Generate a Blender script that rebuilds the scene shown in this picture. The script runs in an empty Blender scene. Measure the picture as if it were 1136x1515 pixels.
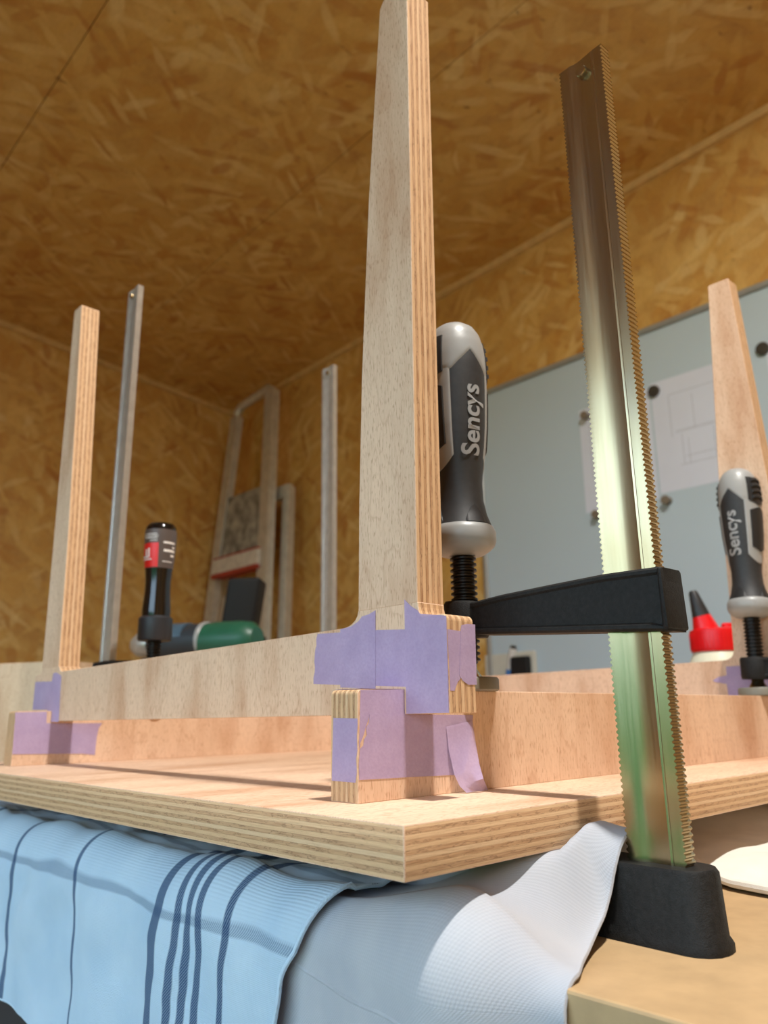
import bpy, bmesh, math, random
from mathutils import Vector, Matrix, noise
random.seed(7)
S = bpy.context.scene
COL = S.collection

# ------------------------------------------------------------------ camera
# world axes: x and y run along the two board edges, z up; origin = near top corner of the table top (metres)
CAM = Vector((-0.19459, -0.19775, 0.03605))
CR = Vector((0.7280473, -0.6853962, -0.0133855))
CU = Vector((-0.1654934, -0.1946732, 0.9668062))
CF = Vector((0.6652511, 0.7016655, 0.2551598))
FPX = 1137.17
cd = bpy.data.cameras.new('camera'); cam = bpy.data.objects.new('camera', cd); COL.objects.link(cam)
cam.matrix_world = Matrix(((CR.x, CU.x, -CF.x, CAM.x), (CR.y, CU.y, -CF.y, CAM.y), (CR.z, CU.z, -CF.z, CAM.z), (0, 0, 0, 1)))
cd.sensor_fit = 'HORIZONTAL'; cd.sensor_width = 36.0; cd.lens = 36.0 * FPX / 1136.0
cd.clip_start = 0.01; cd.clip_end = 100
cd.dof.use_dof = True; cd.dof.focus_distance = 0.335; cd.dof.aperture_fstop = 17.0
S.camera = cam

def ray(px, py): return CR * ((px - 568) / FPX) - CU * ((py - 757.5) / FPX) + CF
def onx(px, py, X): r = ray(px, py); return CAM + r * ((X - CAM.x) / r.x)
def ony(px, py, Y): r = ray(px, py); return CAM + r * ((Y - CAM.y) / r.y)
def onz(px, py, Z): r = ray(px, py); return CAM + r * ((Z - CAM.z) / r.z)

# ------------------------------------------------------------------ world, lights, exposure
W = bpy.data.worlds.new('sky'); S.world = W; W.use_nodes = True
bg = W.node_tree.nodes['Background']; bg.inputs[0].default_value = (0.58, 0.79, 1.0, 1); bg.inputs[1].default_value = 5.0
ll = bpy.data.lights.new('ceiling_lamp_offscreen', 'AREA'); ll.shape = 'DISK'; ll.size = 0.08   # flush lamp on the ceiling behind the camera; it throws the crisp shadows under the rails
ll.energy = 34.0; ll.color = (1.0, 0.965, 0.90)
lo = bpy.data.objects.new('ceiling_lamp_offscreen', ll); COL.objects.link(lo); lo.location = (0.07, -0.45, 1.60)
S.view_settings.view_transform = 'Standard'; S.view_settings.look = 'None'
S.view_settings.gamma = 1.0; S.view_settings.use_curve_mapping = False
S.view_settings.exposure = 0.25
pl = bpy.data.lights.new('doorway_portal_offscreen', 'AREA'); pl.shape = 'RECTANGLE'; pl.size = 2.75; pl.size_y = 1.9
pl.cycles.is_portal = True
po = bpy.data.objects.new('doorway_portal_offscreen', pl); COL.objects.link(po)
po.location = (-1.62, -0.025, 0.0); po.rotation_euler = (math.radians(90), 0, math.radians(-90))

# ------------------------------------------------------------------ helpers
def lin(c):
    o = []
    for v in c[:3]:
        v /= 255.0
        o.append(v / 12.92 if v <= 0.04045 else ((v + 0.055) / 1.055) ** 2.4)
    return (o[0], o[1], o[2], 1.0)

class NT:
    """tiny node-tree writer"""
    def __init__(s, name):
        s.m = bpy.data.materials.new(name); s.m.use_nodes = True
        s.t = s.m.node_tree; s.b = s.t.nodes['Principled BSDF']; s.out = s.t.nodes['Material Output']
    def n(s, typ, **kw):
        nd = s.t.nodes.new(typ)
        for k, v in kw.items(): setattr(nd, k, v)
        return nd
    def l(s, a, b): s.t.links.new(a, b)
    def coord(s, kind='Object'): return s.n('ShaderNodeTexCoord').outputs[kind]
    def mapping(s, vec, scale=(1, 1, 1), loc=(0, 0, 0), rot=(0, 0, 0)):
        m = s.n('ShaderNodeMapping'); s.l(vec, m.inputs[0])
        m.inputs['Location'].default_value = loc; m.inputs['Rotation'].default_value = rot; m.inputs['Scale'].default_value = scale
        return m.outputs[0]
    def noise(s, vec, scale=5, detail=3, rough=0.55, out=0):
        m = s.n('ShaderNodeTexNoise'); s.l(vec, m.inputs['Vector'])
        m.inputs['Scale'].default_value = scale; m.inputs['Detail'].default_value = detail; m.inputs['Roughness'].default_value = rough
        return m.outputs[out]
    def ramp(s, fac, stops, interp='LINEAR'):
        r = s.n('ShaderNodeValToRGB'); s.l(fac, r.inputs[0]); e = r.color_ramp.elements; r.color_ramp.interpolation = interp
        while len(e) < len(stops): e.new(0.5)
        for i, (p, c) in enumerate(stops):
            e[i].position = p; e[i].color = c if isinstance(c, tuple) else (c, c, c, 1)
        return r.outputs[0]
    def mix(s, fac, a, b, mode='MIX'):
        m = s.n('ShaderNodeMix', data_type='RGBA', blend_type=mode)
        for i, v in ((0, fac), (6, a), (7, b)):
            if hasattr(v, 'links') or hasattr(v, 'is_linked'): s.l(v, m.inputs[i])
            else: m.inputs[i].default_value = v
        return m.outputs[2]
    def math(s, op, a, b=0.0, c=0.0):
        m = s.n('ShaderNodeMath', operation=op)
        for i, v in enumerate((a, b, c)):
            if hasattr(v, 'is_linked'): s.l(v, m.inputs[i])
            else: m.inputs[i].default_value = v
        return m.outputs[0]
    def sep(s, vec): m = s.n('ShaderNodeSeparateXYZ'); s.l(vec, m.inputs[0]); return m.outputs
    def comb(s, x=0.0, y=0.0, z=0.0):
        m = s.n('ShaderNodeCombineXYZ')
        for i, v in enumerate((x, y, z)):
            if hasattr(v, 'is_linked'): s.l(v, m.inputs[i])
            else: m.inputs[i].default_value = v
        return m.outputs[0]
    def bump(s, h, strength=0.3, dist=0.001):
        b = s.n('ShaderNodeBump'); s.l(h, b.inputs['Height']); b.inputs['Strength'].default_value = strength; b.inputs['Distance'].default_value = dist
        s.l(b.outputs[0], s.b.inputs['Normal'])
    def set(s, color=None, rough=0.5, metal=0.0, spec=None):
        if color is not None:
            if hasattr(color, 'is_linked'): s.l(color, s.b.inputs['Base Color'])
            else: s.b.inputs['Base Color'].default_value = color
        if hasattr(rough, 'is_linked'): s.l(rough, s.b.inputs['Roughness'])
        else: s.b.inputs['Roughness'].default_value = rough
        s.b.inputs['Metallic'].default_value = metal
        if spec is not None: s.b.inputs['Specular IOR Level'].default_value = spec
        return s.m

MAT = {}
def plain(name, rgb, rough=0.5, metal=0.0, spec=None, var=0.06, vscale=40, bump=0.0, bscale=300):
    t = NT(name); v = t.coord()
    f = t.noise(v, vscale, 4)
    c = lin(rgb); lo = tuple(x * (1 - var * 2) for x in c[:3]) + (1,); hi = tuple(min(1, x * (1 + var * 2)) for x in c[:3]) + (1,)
    if bump: t.bump(t.noise(v, bscale, 3), bump, 0.0005)
    MAT[name] = t.set(t.ramp(f, [(0.3, lo), (0.7, hi)]), rough, metal, spec); return MAT[name]

def osb(name, a, b, tint=1.0):
    """oriented strand board; a, b = the two in-plane axes"""
    t = NT(name); s = t.sep(t.coord()); p = t.comb(s[a], s[b], 0.0)
    nz = t.noise(p, 5.0, 3, out=1)
    d = t.n('ShaderNodeVectorMath', operation='SCALE'); t.l(nz, d.inputs[0]); d.inputs['Scale'].default_value = 0.045
    ad = t.n('ShaderNodeVectorMath', operation='ADD'); t.l(p, ad.inputs[0]); t.l(d.outputs[0], ad.inputs[1]); pd = ad.outputs[0]
    k = lambda r, g, bb: tuple(min(1, x * tint) for x in lin((r, g, bb))[:3]) + (1,)
    base = t.ramp(t.noise(pd, 9, 5, 0.65), [(0.25, k(190, 136, 70)), (0.5, k(212, 164, 90)), (0.75, k(228, 185, 112))])
    pal = [(0.0, k(182, 112, 50)), (0.14, k(206, 148, 70)), (0.45, k(220, 170, 88)), (0.75, k(234, 192, 114)), (1.0, k(242, 210, 144))]
    hsum = None
    for i, (ang, th, lx, ly) in enumerate(((12, .45, .17, .034), (58, .55, .12, .030), (101, .58, .14, .040), (147, .60, .11, .024), (33, .66, .19, .030), (80, .74, .09, .036))):
        m = t.mapping(t.mapping(pd, rot=(0, 0, math.radians(ang)), loc=(i * 3.7, i * 1.3, 0)), scale=(1 / lx, 1 / ly, 1))
        vo = t.n('ShaderNodeTexVoronoi', voronoi_dimensions='2D'); t.l(m, vo.inputs['Vector']); vo.inputs['Scale'].default_value = 1.0
        cs = t.n('ShaderNodeSeparateColor'); t.l(vo.outputs['Color'], cs.inputs[0])
        col = t.ramp(cs.outputs[0], pal)
        near = t.ramp(vo.outputs['Distance'], [(0.32, 1.0), (0.55, 0.0)])
        msk = t.math('MULTIPLY', t.math('MULTIPLY', t.ramp(cs.outputs[1], [(th - 0.02, 0.0), (th + 0.02, 1.0)]), near), 0.55)
        base = t.mix(msk, base, col)
        hsum = t.math('MULTIPLY', cs.outputs[2], msk) if hsum is None else t.math('ADD', hsum, t.math('MULTIPLY', cs.outputs[2], msk))
    # dark bark / knots
    kn = t.ramp(t.noise(t.mapping(pd, scale=(1, 1.6, 1)), 24, 2), [(0.70, 0.0), (0.78, 0.6)])
    base = t.mix(kn, base, k(120, 66, 28))
    base = t.mix(t.ramp(t.noise(t.mapping(p, scale=(1, .2, 1)), 260, 2), [(0.35, 0.12), (0.6, 0.0)]), base, k(130, 84, 40))
    t.bump(hsum, 0.25, 0.002)
    MAT[name] = t.set(base, 0.5, 0, 0.4); return MAT[name]

def veneer(name, g, rgb=(225, 192, 164), across=(0, 1)):
    """beech face veneer, grain along axis g (0,1,2)"""
    t = NT(name); v = t.coord()
    sc = [1.0, 1.0, 1.0]; sc[g] = 0.10
    st = t.mapping(v, scale=tuple(sc))
    warp = t.noise(v, 14, 2)
    big = t.noise(t.mapping(v, scale=tuple(0.25 if i == g else 1 for i in range(3))), 26, 3)
    c0 = lin(rgb); dk = lin((rgb[0] - 26, rgb[1] - 36, rgb[2] - 40)); lt = lin((min(255, rgb[0] + 10), rgb[1] + 9, rgb[2] + 8))
    base = t.ramp(big, [(0.3, dk), (0.5, c0), (0.75, lt)])
    # growth lines
    rings = t.ramp(t.math('FRACT', t.math('MULTIPLY', t.math('ADD', big, t.math('MULTIPLY', warp, 0.4)), 7.0)), [(0.0, 0.0), (0.86, 0.0), (0.95, 0.28), (1.0, 0.0)])
    base = t.mix(rings, base, lin((rgb[0] - 44, rgb[1] - 58, rgb[2] - 62)))
    fine = t.noise(st, 900, 2)
    base = t.mix(t.ramp(fine, [(0.45, 0.0), (0.75, 0.22)]), base, lin((rgb[0] - 50, rgb[1] - 64, rgb[2] - 70)))
    sc2 = [1.0, 1.0, 1.0]; sc2[g] = 0.17
    fl = t.ramp(t.noise(t.mapping(v, scale=tuple(sc2), loc=(3, 5, 1)), 1350, 1), [(0.57, 0.0), (0.68, 0.45)])
    base = t.mix(fl, base, lin((156, 102, 64)))
    t.bump(fine, 0.06, 0.0003)
    MAT[name] = t.set(base, 0.55, 0, 0.3); return MAT[name]

def plyedge(name, ax, g, thick=0.018, layers=13, light=(222, 188, 150), dark=(200, 162, 126), thick_streak=True):
    """plywood edge: plies stacked along axis ax, streaks along axis g"""
    t = NT(name); v = t.coord(); s = t.sep(v)
    sc = [1.0, 1.0, 1.0]; sc[g] = 0.05; sc[ax] = 1.0
    wob = t.math('MULTIPLY', t.math('SUBTRACT', t.noise(t.mapping(v, scale=tuple(0.5 if i == g else 0.0 for i in range(3))), 40, 3), 0.5), 0.0009)
    u = t.math('MULTIPLY', t.math('ADD', s[ax], wob), layers / thick)
    fr = t.math('FRACT', u); idx = t.math('FLOOR', u)
    odd = t.math('MODULO', idx, 2.0)
    wn = t.n('ShaderNodeTexWhiteNoise', noise_dimensions='1D'); t.l(idx, wn.inputs['W'])
    base = t.mix(odd, lin(light), lin(dark))
    base = t.mix(t.math('MULTIPLY', wn.outputs[0], 0.35), base, lin((205, 160, 112)))
    st = t.noise(t.mapping(v, scale=tuple(sc)), 1500, 3)
    base = t.mix(t.math('MULTIPLY', t.ramp(st, [(0.42, 0.0), (0.68, 0.75 if thick_streak else 0.42)]), t.math('MULTIPLY_ADD', odd, 0.7, 0.3)), base, lin((138, 92, 58)))
    # glue lines between plies and a few dark voids
    gl = t.ramp(fr, [(0.0, 0.45), (0.07, 0.0), (0.95, 0.0), (1.0, 0.35)])
    base = t.mix(gl, base, lin((120, 78, 48)))
    sk = [1.0, 1.0, 1.0]; sk[g] = 0.16
    ck = t.ramp(t.noise(t.mapping(v, scale=tuple(sk), loc=(7, 3, 2), rot=tuple(0.10 if i == 3 - g - ax else 0 for i in range(3))), 520, 3), [(0.475, 0.0), (0.50, 0.6), (0.525, 0.0)])
    base = t.mix(t.math('MULTIPLY', ck, t.math('MULTIPLY_ADD', odd, 0.8, 0.2)), base, lin((112, 82, 60)))
    sv = [1.0, 1.0, 1.0]; sv[g] = 0.18
    vd = t.ramp(t.noise(t.mapping(v, scale=tuple(sv), loc=(2, 1, 4)), 240, 2), [(0.745, 0.0), (0.775, 0.85)])
    base = t.mix(t.math('MULTIPLY', vd, odd), base, lin((66, 42, 26)))
    t.bump(st, 0.35, 0.0004)
    MAT[name] = t.set(base, 0.65, 0, 0.25); return MAT[name]

def build(name, verts, faces, mats, parent=None, loc=(0, 0, 0), rot=None, fmat=None, smooth=None, bevel=0.0, segs=1):
    me = bpy.data.meshes.new(name); me.from_pydata([tuple(v) for v in verts], [], faces)
    if not isinstance(mats, (list, tuple)): mats = [mats]
    for m in mats: me.materials.append(MAT[m] if isinstance(m, str) else m)
    bm = bmesh.new(); bm.from_mesh(me)
    if fmat:
        bm.faces.ensure_lookup_table()
        for i, f in enumerate(bm.faces): f.material_index = fmat[i]
    bmesh.ops.recalc_face_normals(bm, faces=bm.faces)
    if bevel:
        es = [e for e in bm.edges if len(e.link_faces) == 2 and e.calc_face_angle(0) > 0.5]
        bmesh.ops.bevel(bm, geom=es, offset=bevel, segments=segs, affect='EDGES', profile=0.5, clamp_overlap=True)
    bm.to_mesh(me); bm.free()
    if smooth is not None:
        me.polygons.foreach_set('use_smooth', [True] * len(me.polygons))
        me.set_sharp_from_angle(angle=math.radians(smooth))
    o = bpy.data.objects.new(name, me); COL.objects.link(o)
    o.location = loc
    if rot: o.rotation_euler = rot
    if parent: o.parent = parent
    return o

def box(name, a, b, mats, parent=None, bevel=0.0, origin=None, fmat=None, smooth=None, segs=1, rot=None):
    """box from corner a to corner b; object origin = a unless given. faces order: -x +x -y +y -z +z"""
    o = Vector(origin if origin is not None else a); a = Vector(a) - o; b = Vector(b) - o
    v = [(x, y, z) for x in (a.x, b.x) for y in (a.y, b.y) for z in (a.z, b.z)]
    f = [(0, 1, 3, 2), (4, 6, 7, 5), (0, 4, 5, 1), (2, 3, 7, 6), (0, 2, 6, 4), (1, 5, 7, 3)]
    return build(name, v, f, mats, parent, o, rot, fmat, smooth, bevel, segs)

def prism(name, poly, axis, t0, t1, mats, parent=None, origin=(0, 0, 0), bevel=0.0, smooth=None, edge_mat=None, segs=1, rot=None):
    """extrude a 2D polygon (in the two other axes, cyclic order) along axis from t0 to t1; caps use mats[0], rim mats[edge_mat(i)]"""
    n = len(poly); o = Vector(origin); v = []
    for t in (t0, t1):
        for (p, q) in poly:
            c = {0: (t, p, q), 1: (p, t, q), 2: (p, q, t)}[axis]; v.append(tuple(Vector(c) - o))
    f = [tuple(range(n)), tuple(range(2 * n - 1, n - 1, -1))]; fm = [0, 0]
    for i in range(n):
        j = (i + 1) % n; f.append((i, j, n + j, n + i)); fm.append(edge_mat(i) if edge_mat else 0)
    return build(name, v, f, mats, parent, o, rot, fm, smooth, bevel, segs)

def lathe(name, prof, mats, parent=None, loc=(0, 0, 0), seg=48, smooth=40, rot=None, fmat=None, caps=True):
    """prof: list of (r,z); r==0 gives a pole"""
    v = []; f = []; rings = []; fm = []
    for (r, z) in prof:
        if r < 1e-7: rings.append([len(v)]); v.append((0, 0, z))
        else:
            rings.append(list(range(len(v), len(v) + seg)))
            for i in range(seg):
                a = 2 * math.pi * i / seg; v.append((r * math.cos(a), r * math.sin(a), z))
    for k in range(len(rings) - 1):
        A, B = rings[k], rings[k + 1]; mi = fmat[k] if fmat else 0
        for i in range(seg):
            j = (i + 1) % seg
            if len(A) == 1 and len(B) == 1: continue
            if len(A) == 1: f.append((A[0], B[j], B[i]))
            elif len(B) == 1: f.append((A[i], A[j], B[0]))
            else: f.append((A[i], A[j], B[j], B[i]))
            fm.append(mi)
    for R, flip in ((rings[0], True), (rings[-1], False)):
        if caps and len(R) > 1: f.append(tuple(reversed(R)) if flip else tuple(R)); fm.append(0)
    return build(name, v, f, mats, parent, loc, rot, fm, smooth)

def tube(name, pts, r, mat, parent=None, seg=10, loc=(0, 0, 0), rect=None, up=(0, 0, 1)):
    """sweep a circle (or a rectangle half-sizes rect=(a,b)) along pts"""
    pts = [Vector(p) for p in pts]; v = []; f = []
    prof = [(r * math.cos(2 * math.pi * i / seg), r * math.sin(2 * math.pi * i / seg)) for i in range(seg)] if not rect else [(-rect[0], -rect[1]), (rect[0], -rect[1]), (rect[0], rect[1]), (-rect[0], rect[1])]
    n = len(prof)
    for i, p in enumerate(pts):
        d = (pts[min(i + 1, len(pts) - 1)] - pts[max(i - 1, 0)]).normalized()
        u = Vector(up); u = (u - d * u.dot(d))
        if u.length < 1e-4: u = Vector((1, 0, 0)) - d * d.x
        u.normalize(); w = d.cross(u)
        for (a, b) in prof: v.append(tuple(p + w * a + u * b))
    for i in range(len(pts) - 1):
        for k in range(n):
            l = (k + 1) % n; f.append((i * n + k, i * n + l, (i + 1) * n + l, (i + 1) * n + k))
    f.append(tuple(range(n))); f.append(tuple(range((len(pts) - 1) * n, len(pts) * n)))
    return build(name, v, f, mat, parent, loc, smooth=40)

def empty(name, loc, label, cat, rotz=0.0, group=None):
    o = bpy.data.objects.new(name, None); COL.objects.link(o); o.location = loc; o.rotation_euler = (0, 0, rotz)
    o.empty_display_size = 0.05
    return tag(o, label, cat, group)
def tag(o, label, cat, group=None):
    o['label'] = label; o['category'] = cat
    if group: o['group'] = group
    return o
def struct(o): o['kind'] = 'structure'; return o
def sm(a, b, x): t = min(1, max(0, (x - a) / (b - a))); return t * t * (3 - 2 * t)
def lerp(pts, x):
    if x <= pts[0][0]: return pts[0][1]
    for (x0, y0), (x1, y1) in zip(pts, pts[1:]):
        if x <= x1: return y0 + (y1 - y0) * (x - x0) / (x1 - x0)
    return pts[-1][1]

# ------------------------------------------------------------------ materials
osb('osb_ceiling', 0, 1); osb('osb_wall_right', 1, 2); osb('osb_wall_back', 0, 2)
veneer('veneer_z', 2); veneer('veneer_x', 0); veneer('veneer_light', 2, (224, 198, 168))
plyedge('ply_edge_board_x', 2, 0, layers=11, thick_streak=False); plyedge('ply_edge_board_y', 2, 1, layers=11, thick_streak=False)
plyedge('ply_edge_rail_x', 1, 2, layers=11); plyedge('ply_edge_rail_xl', 1, 0, layers=11)
plyedge('ply_edge_leg', 0, 2, layers=9); plyedge('ply_edge_leg_l', 0, 1, layers=9)
plain('mdf', (182, 152, 112), 0.6, var=0.05, vscale=60, bump=0.06, bscale=900)
plain('dark_floor', (96, 84, 72), 0.8)
plain('batten', (222, 184, 122), 0.6, var=0.06, vscale=30)
plain('cast_black', (24, 24, 24), 0.62, spec=0.3, var=0.25, vscale=500, bump=0.5, bscale=1700)
plain('oxide_black', (38, 33, 29), 0.42, metal=0.6, var=0.1, vscale=200)
plain('rubber_black', (40, 41, 43), 0.55, var=0.08, vscale=300, bump=0.05, bscale=1200)
plain('rubber_panel', (30, 31, 33), 0.5, var=0.05, bump=0.08, bscale=1500)
plain('plastic_grey', (150, 151, 150), 0.38, var=0.03)
plain('letter_grey', (150, 151, 152), 0.5, var=0.02)
plain('pad_grey', (120, 116, 104), 0.5, var=0.05)
plain('gloss_black', (12, 12, 14), 0.12, var=0.02, spec=0.6)
plain('ferrule_black', (36, 40, 46), 0.45, var=0.05)
plain('steel', (200, 198, 192), 0.30, metal=0.6, var=0.05, vscale=80)
plain('aluminium', (206, 202, 192), 0.42, metal=0.45, var=0.06, vscale=30)
plain('scuffed_paint', (150, 144, 132), 0.7, var=0.30, vscale=22)
plain('step_white', (214, 204, 190), 0.6, var=0.08)
plain('step_red', (168, 60, 46), 0.6)
plain('white_enamel', (196, 214, 226), 0.22, var=0.01, vscale=3)
plain('frame_grey', (168, 170, 168), 0.4, metal=0.3, var=0.03)
plain('paper', (222, 228, 244), 0.8, var=0.01, vscale=10)
plain('ink_grey', (170, 172, 184), 0.8)
plain('magnet_dark', (64, 60, 52), 0.45, var=0.05)
plain('magnet_bronze', (128, 116, 100), 0.45, var=0.05)
plain('glue_cream', (226, 224, 200), 0.35, var=0.02)
plain('glue_label', (232, 234, 230), 0.5, var=0.01)
plain('red_cap', (222, 12, 24), 0.35, var=0.03)
plain('nozzle_black', (38, 38, 40), 0.45)
plain('tool_green', (30, 88, 66), 0.4, var=0.04)
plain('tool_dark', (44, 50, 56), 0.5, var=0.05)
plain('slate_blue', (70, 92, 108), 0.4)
plain('tool_red', (190, 40, 36), 0.45)
plain('case_black', (20, 20, 21), 0.7, var=0.06, bump=0.2, bscale=500)
plain('label_red', (212, 34, 32), 0.35, var=0.02)
plain('label_taupe', (84, 74, 70), 0.4, var=0.02)
plain('label_white', (225, 222, 218), 0.5, var=0.02)
plain('card_white', (214, 212, 200), 0.6, var=0.02)
plain('marker_blue', (70, 130, 205), 0.4, var=0.03)
plain('grass_green', (78, 104, 58), 0.9, var=0.35, vscale=12)
plain('leaf_green', (62, 116, 50), 0.8, var=0.45, vscale=9)

def mk_zinc():
    t = NT('zinc_yellow'); v = t.coord()
    s = t.noise(t.mapping(v, scale=(1, 1, .04)), 700, 3)
    sp = t.noise(v, 1400, 2)
    c = t.ramp(t.noise(t.mapping(v, scale=(1, 1, .35)), 30, 3), [(0.3, lin((160, 140, 104))), (0.55, lin((168, 154, 122))), (0.75, lin((158, 150, 132)))])
    t.bump(t.math('ADD', t.math('MULTIPLY', s, 0.8), t.math('MULTIPLY', sp, 0.8)), 0.014, 0.0003)
    t.set(c, t.ramp(s, [(0.3, 0.22), (0.7, 0.27)]), 1.0)
    t.b.inputs['Thin Film Thickness'].default_value = 340.0; t.b.inputs['Thin Film IOR'].default_value = 1.5
    MAT['zinc_yellow'] = t.m
mk_zinc()

def mk_tape():
    t = NT('masking_tape'); v = t.coord()
    f = t.noise(v, 700, 3); big = t.noise(v, 60, 3)
    c = t.ramp(big, [(0.3, lin((190, 168, 204))), (0.7, lin((204, 182, 216)))])
    c = t.mix(t.ramp(f, [(0.4, 0.0), (0.7, 0.25)]), c, lin((164, 140, 184)))
    t.bump(t.math('ADD', f, t.math('MULTIPLY', big, 1.5)), 0.25, 0.0004)
    t.set(c, 0.6, 0, 0.25); t.b.inputs['Alpha'].default_value = 0.69
    MAT['masking_tape'] = t.m
mk_tape()

def mk_linen():
    t = NT('linen_grey'); uv = t.coord('UV')
    w1 = t.n('ShaderNodeTexWave', bands_direction='DIAGONAL'); t.l(t.mapping(uv, scale=(1, 1, 1)), w1.inputs['Vector']); w1.inputs['Scale'].default_value = 480; w1.inputs['Distortion'].default_value = 0.6
    w2 = t.n('ShaderNodeTexWave', bands_direction='Y'); t.l(uv, w2.inputs['Vector']); w2.inputs['Scale'].default_value = 620; w2.inputs['Distortion'].default_value = 0.8
    h = t.math('ADD', w1.outputs[1], t.math('MULTIPLY', w2.outputs[1], 0.6))
    c = t.ramp(t.noise(uv, 30, 4), [(0.3, lin((172, 176, 186))), (0.7, lin((186, 188, 194)))])
    c = t.mix(t.math('MULTIPLY', h, 0.08), c, lin((110, 116, 130)))
    t.bump(h, 0.22, 0.0003); MAT['linen_grey'] = t.set(c, 0.9, 0, 0.1)
    t.b.inputs['Sheen Weight'].default_value = 0.15
mk_linen()
plain('linen_seam', (176, 179, 187), 0.9, var=0.05, bump=0.4, bscale=900)
plain('canvas_white', (224, 220, 210), 0.9, var=0.04, bump=0.35, bscale=1300)

def mk_towel():
    t = NT('tea_towel'); uv = t.coord('UV'); s = t.sep(uv)
    wob = t.math('MULTIPLY', t.math('SUBTRACT', t.noise(t.mapping(uv, scale=(.35, 1, 1)), 20, 2), 0.5), 0.016)
    u = t.math('ADD', s[0], wob)
    wv = t.math('ADD', s[1], t.math('MULTIPLY', wob, 0.5))
    def band(x, c, hw, soft=0.0006):
        d = t.math('ABSOLUTE', t.math('SUBTRACT', x, c))
        return t.math('SMOOTH_MIN', 1.0, t.math('MAXIMUM', 0.0, t.math('DIVIDE', t.math('SUBTRACT', hw + soft, d), soft * 2)), 0.0)
    vs = None
    for c, hw in ((.520, .0025), (.426, .0026), (.314, .0018), (.207, .0046), (.187, .0030), (.1765, .0030), (.1655, .0032), (.141, .0026)):
        b = band(u, c, hw); vs = b if vs is None else t.math('MAXIMUM', vs, b)
    hs = None
    for c, hw in ((-.0165, .0020), (.012, .0024), (.030, .0020), (.046, .004)):
        b = band(wv, c, hw); hs = b if hs is None else t.math('MAXIMUM', hs, b)
    w1 = t.n('ShaderNodeTexWave', bands_direction='X'); t.l(uv, w1.inputs['Vector']); w1.inputs['Scale'].default_value = 420
    w2 = t.n('ShaderNodeTexWave', bands_direction='Y'); t.l(uv, w2.inputs['Vector']); w2.inputs['Scale'].default_value = 420
    wd = t.n('ShaderNodeTexWave', bands_direction='DIAGONAL'); t.l(uv, wd.inputs['Vector']); wd.inputs['Scale'].default_value = 430
    ws = t.math('ADD', w1.outputs[1], w2.outputs[1])
    base = t.ramp(t.noise(uv, 22, 4), [(0.3, lin((178, 204, 226))), (0.7, lin((194, 216, 234)))])
    dark = lin((38, 66, 106))
    base = t.mix(t.math('MULTIPLY', hs, t.math('MULTIPLY_ADD', wd.outputs[1], 0.35, 0.22)), base, dark)
    base = t.mix(t.math('MULTIPLY', vs, t.math('MULTIPLY_ADD', wd.outputs[1], 0.30, 0.66)), base, dark)
    t.bump(ws, 0.35, 0.0004); MAT['tea_towel'] = t.set(base, 0.9, 0, 0.1)
mk_towel()

# ------------------------------------------------------------------ the room
XW, YW, XL, YN, ZF = 1.60, 2.72, -1.60, -2.0, -0.95
def zc(x, y): return 1.41 - 0.094 * (x - 1.6) - 0.028 * (y - 2.72)
def wallbox(name, a, b, mat, parent=None):
    """vertical wall slab between plan corners a and b, its top cut to the sloping ceiling"""
    v = []
    for x, y in ((a[0], a[1]), (b[0], a[1]), (b[0], b[1]), (a[0], b[1])):
        v.append((x, y, a[2])); v.append((x, y, b[2] if b[2] is not None else zc(x, y) + 0.01))
    f = [(0, 2, 4, 6), (1, 7, 5, 3), (0, 1, 3, 2), (2, 3, 5, 4), (4, 5, 7, 6), (6, 7, 1, 0)]
    return struct(build(name, v, f, mat, parent))
wallbox('wall_right', (XW, YN - .05, ZF), (XW + .05, YW + .05, None), 'osb_wall_right')
wallbox('wall_back', (XL - .05, YW, ZF), (XW, YW + .05, None), 'osb_wall_back')
wallbox('wall_front', (XL - .05, YN - .05, ZF), (XW, YN, None), 'osb_wall_back')
DY0, DY1, DZ = -1.40, 1.35, 0.95          # open doorway to the garden in the wall beside the bench
wl = bpy.data.objects.new('wall_left', None); COL.objects.link(wl); struct(wl)
for a, b in (((XL - .05, YN, ZF), (XL, DY0, None)), ((XL - .05, DY1, ZF), (XL, YW, None)), ((XL - .05, DY0, DZ), (XL, DY1, None))):
    o = wallbox('panel', a, b, 'osb_wall_right', wl); del o['kind']
dr = bpy.data.objects.new('door_1', None); COL.objects.link(dr); struct(dr)
box('jamb', (XL - .06, DY0, ZF), (XL + .01, DY0 + .04, DZ), 'batten', dr); box('jamb', (XL - .06, DY1 - .04, ZF), (XL + .01, DY1, DZ), 'batten', dr)
box('lintel', (XL - .06, DY0 + .04, DZ - .04), (XL + .01, DY1 - .04, DZ), 'batten', dr)
struct(box('floor', (XL - .05, YN - .05, ZF - .05), (XW + .05, YW + .05, ZF), 'dark_floor'))
ceil = bpy.data.objects.new('ceiling', None); COL.objects.link(ceil); struct(ceil)
seams = [XL - .05, -.999, -.347, .305, .957, XW + .05]
for a, b in zip(seams, seams[1:]):
    g = 0.0009; v = []
    for x, y in ((a + g, YN - .05), (b - g, YN - .05), (b - g, YW + .05), (a + g, YW + .05)):
        v.append((x, y, zc(x, y))); v.append((x, y, zc(x, y) + 0.018))
    build('panel', v, [(0, 2, 4, 6), (1, 7, 5, 3), (0, 1, 3, 2), (2, 3, 5, 4), (4, 5, 7, 6), (6, 7, 1, 0)], 'osb_ceiling', ceil, bevel=0.0014)
v = [(x, y, zc(x, y) + d) for d in (0.0181, 0.05) for x, y in ((XL - .06, YN - .06), (XW + .06, YN - .06), (XW + .06, YW + .06), (XL - .06, YW + .06))]
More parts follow.
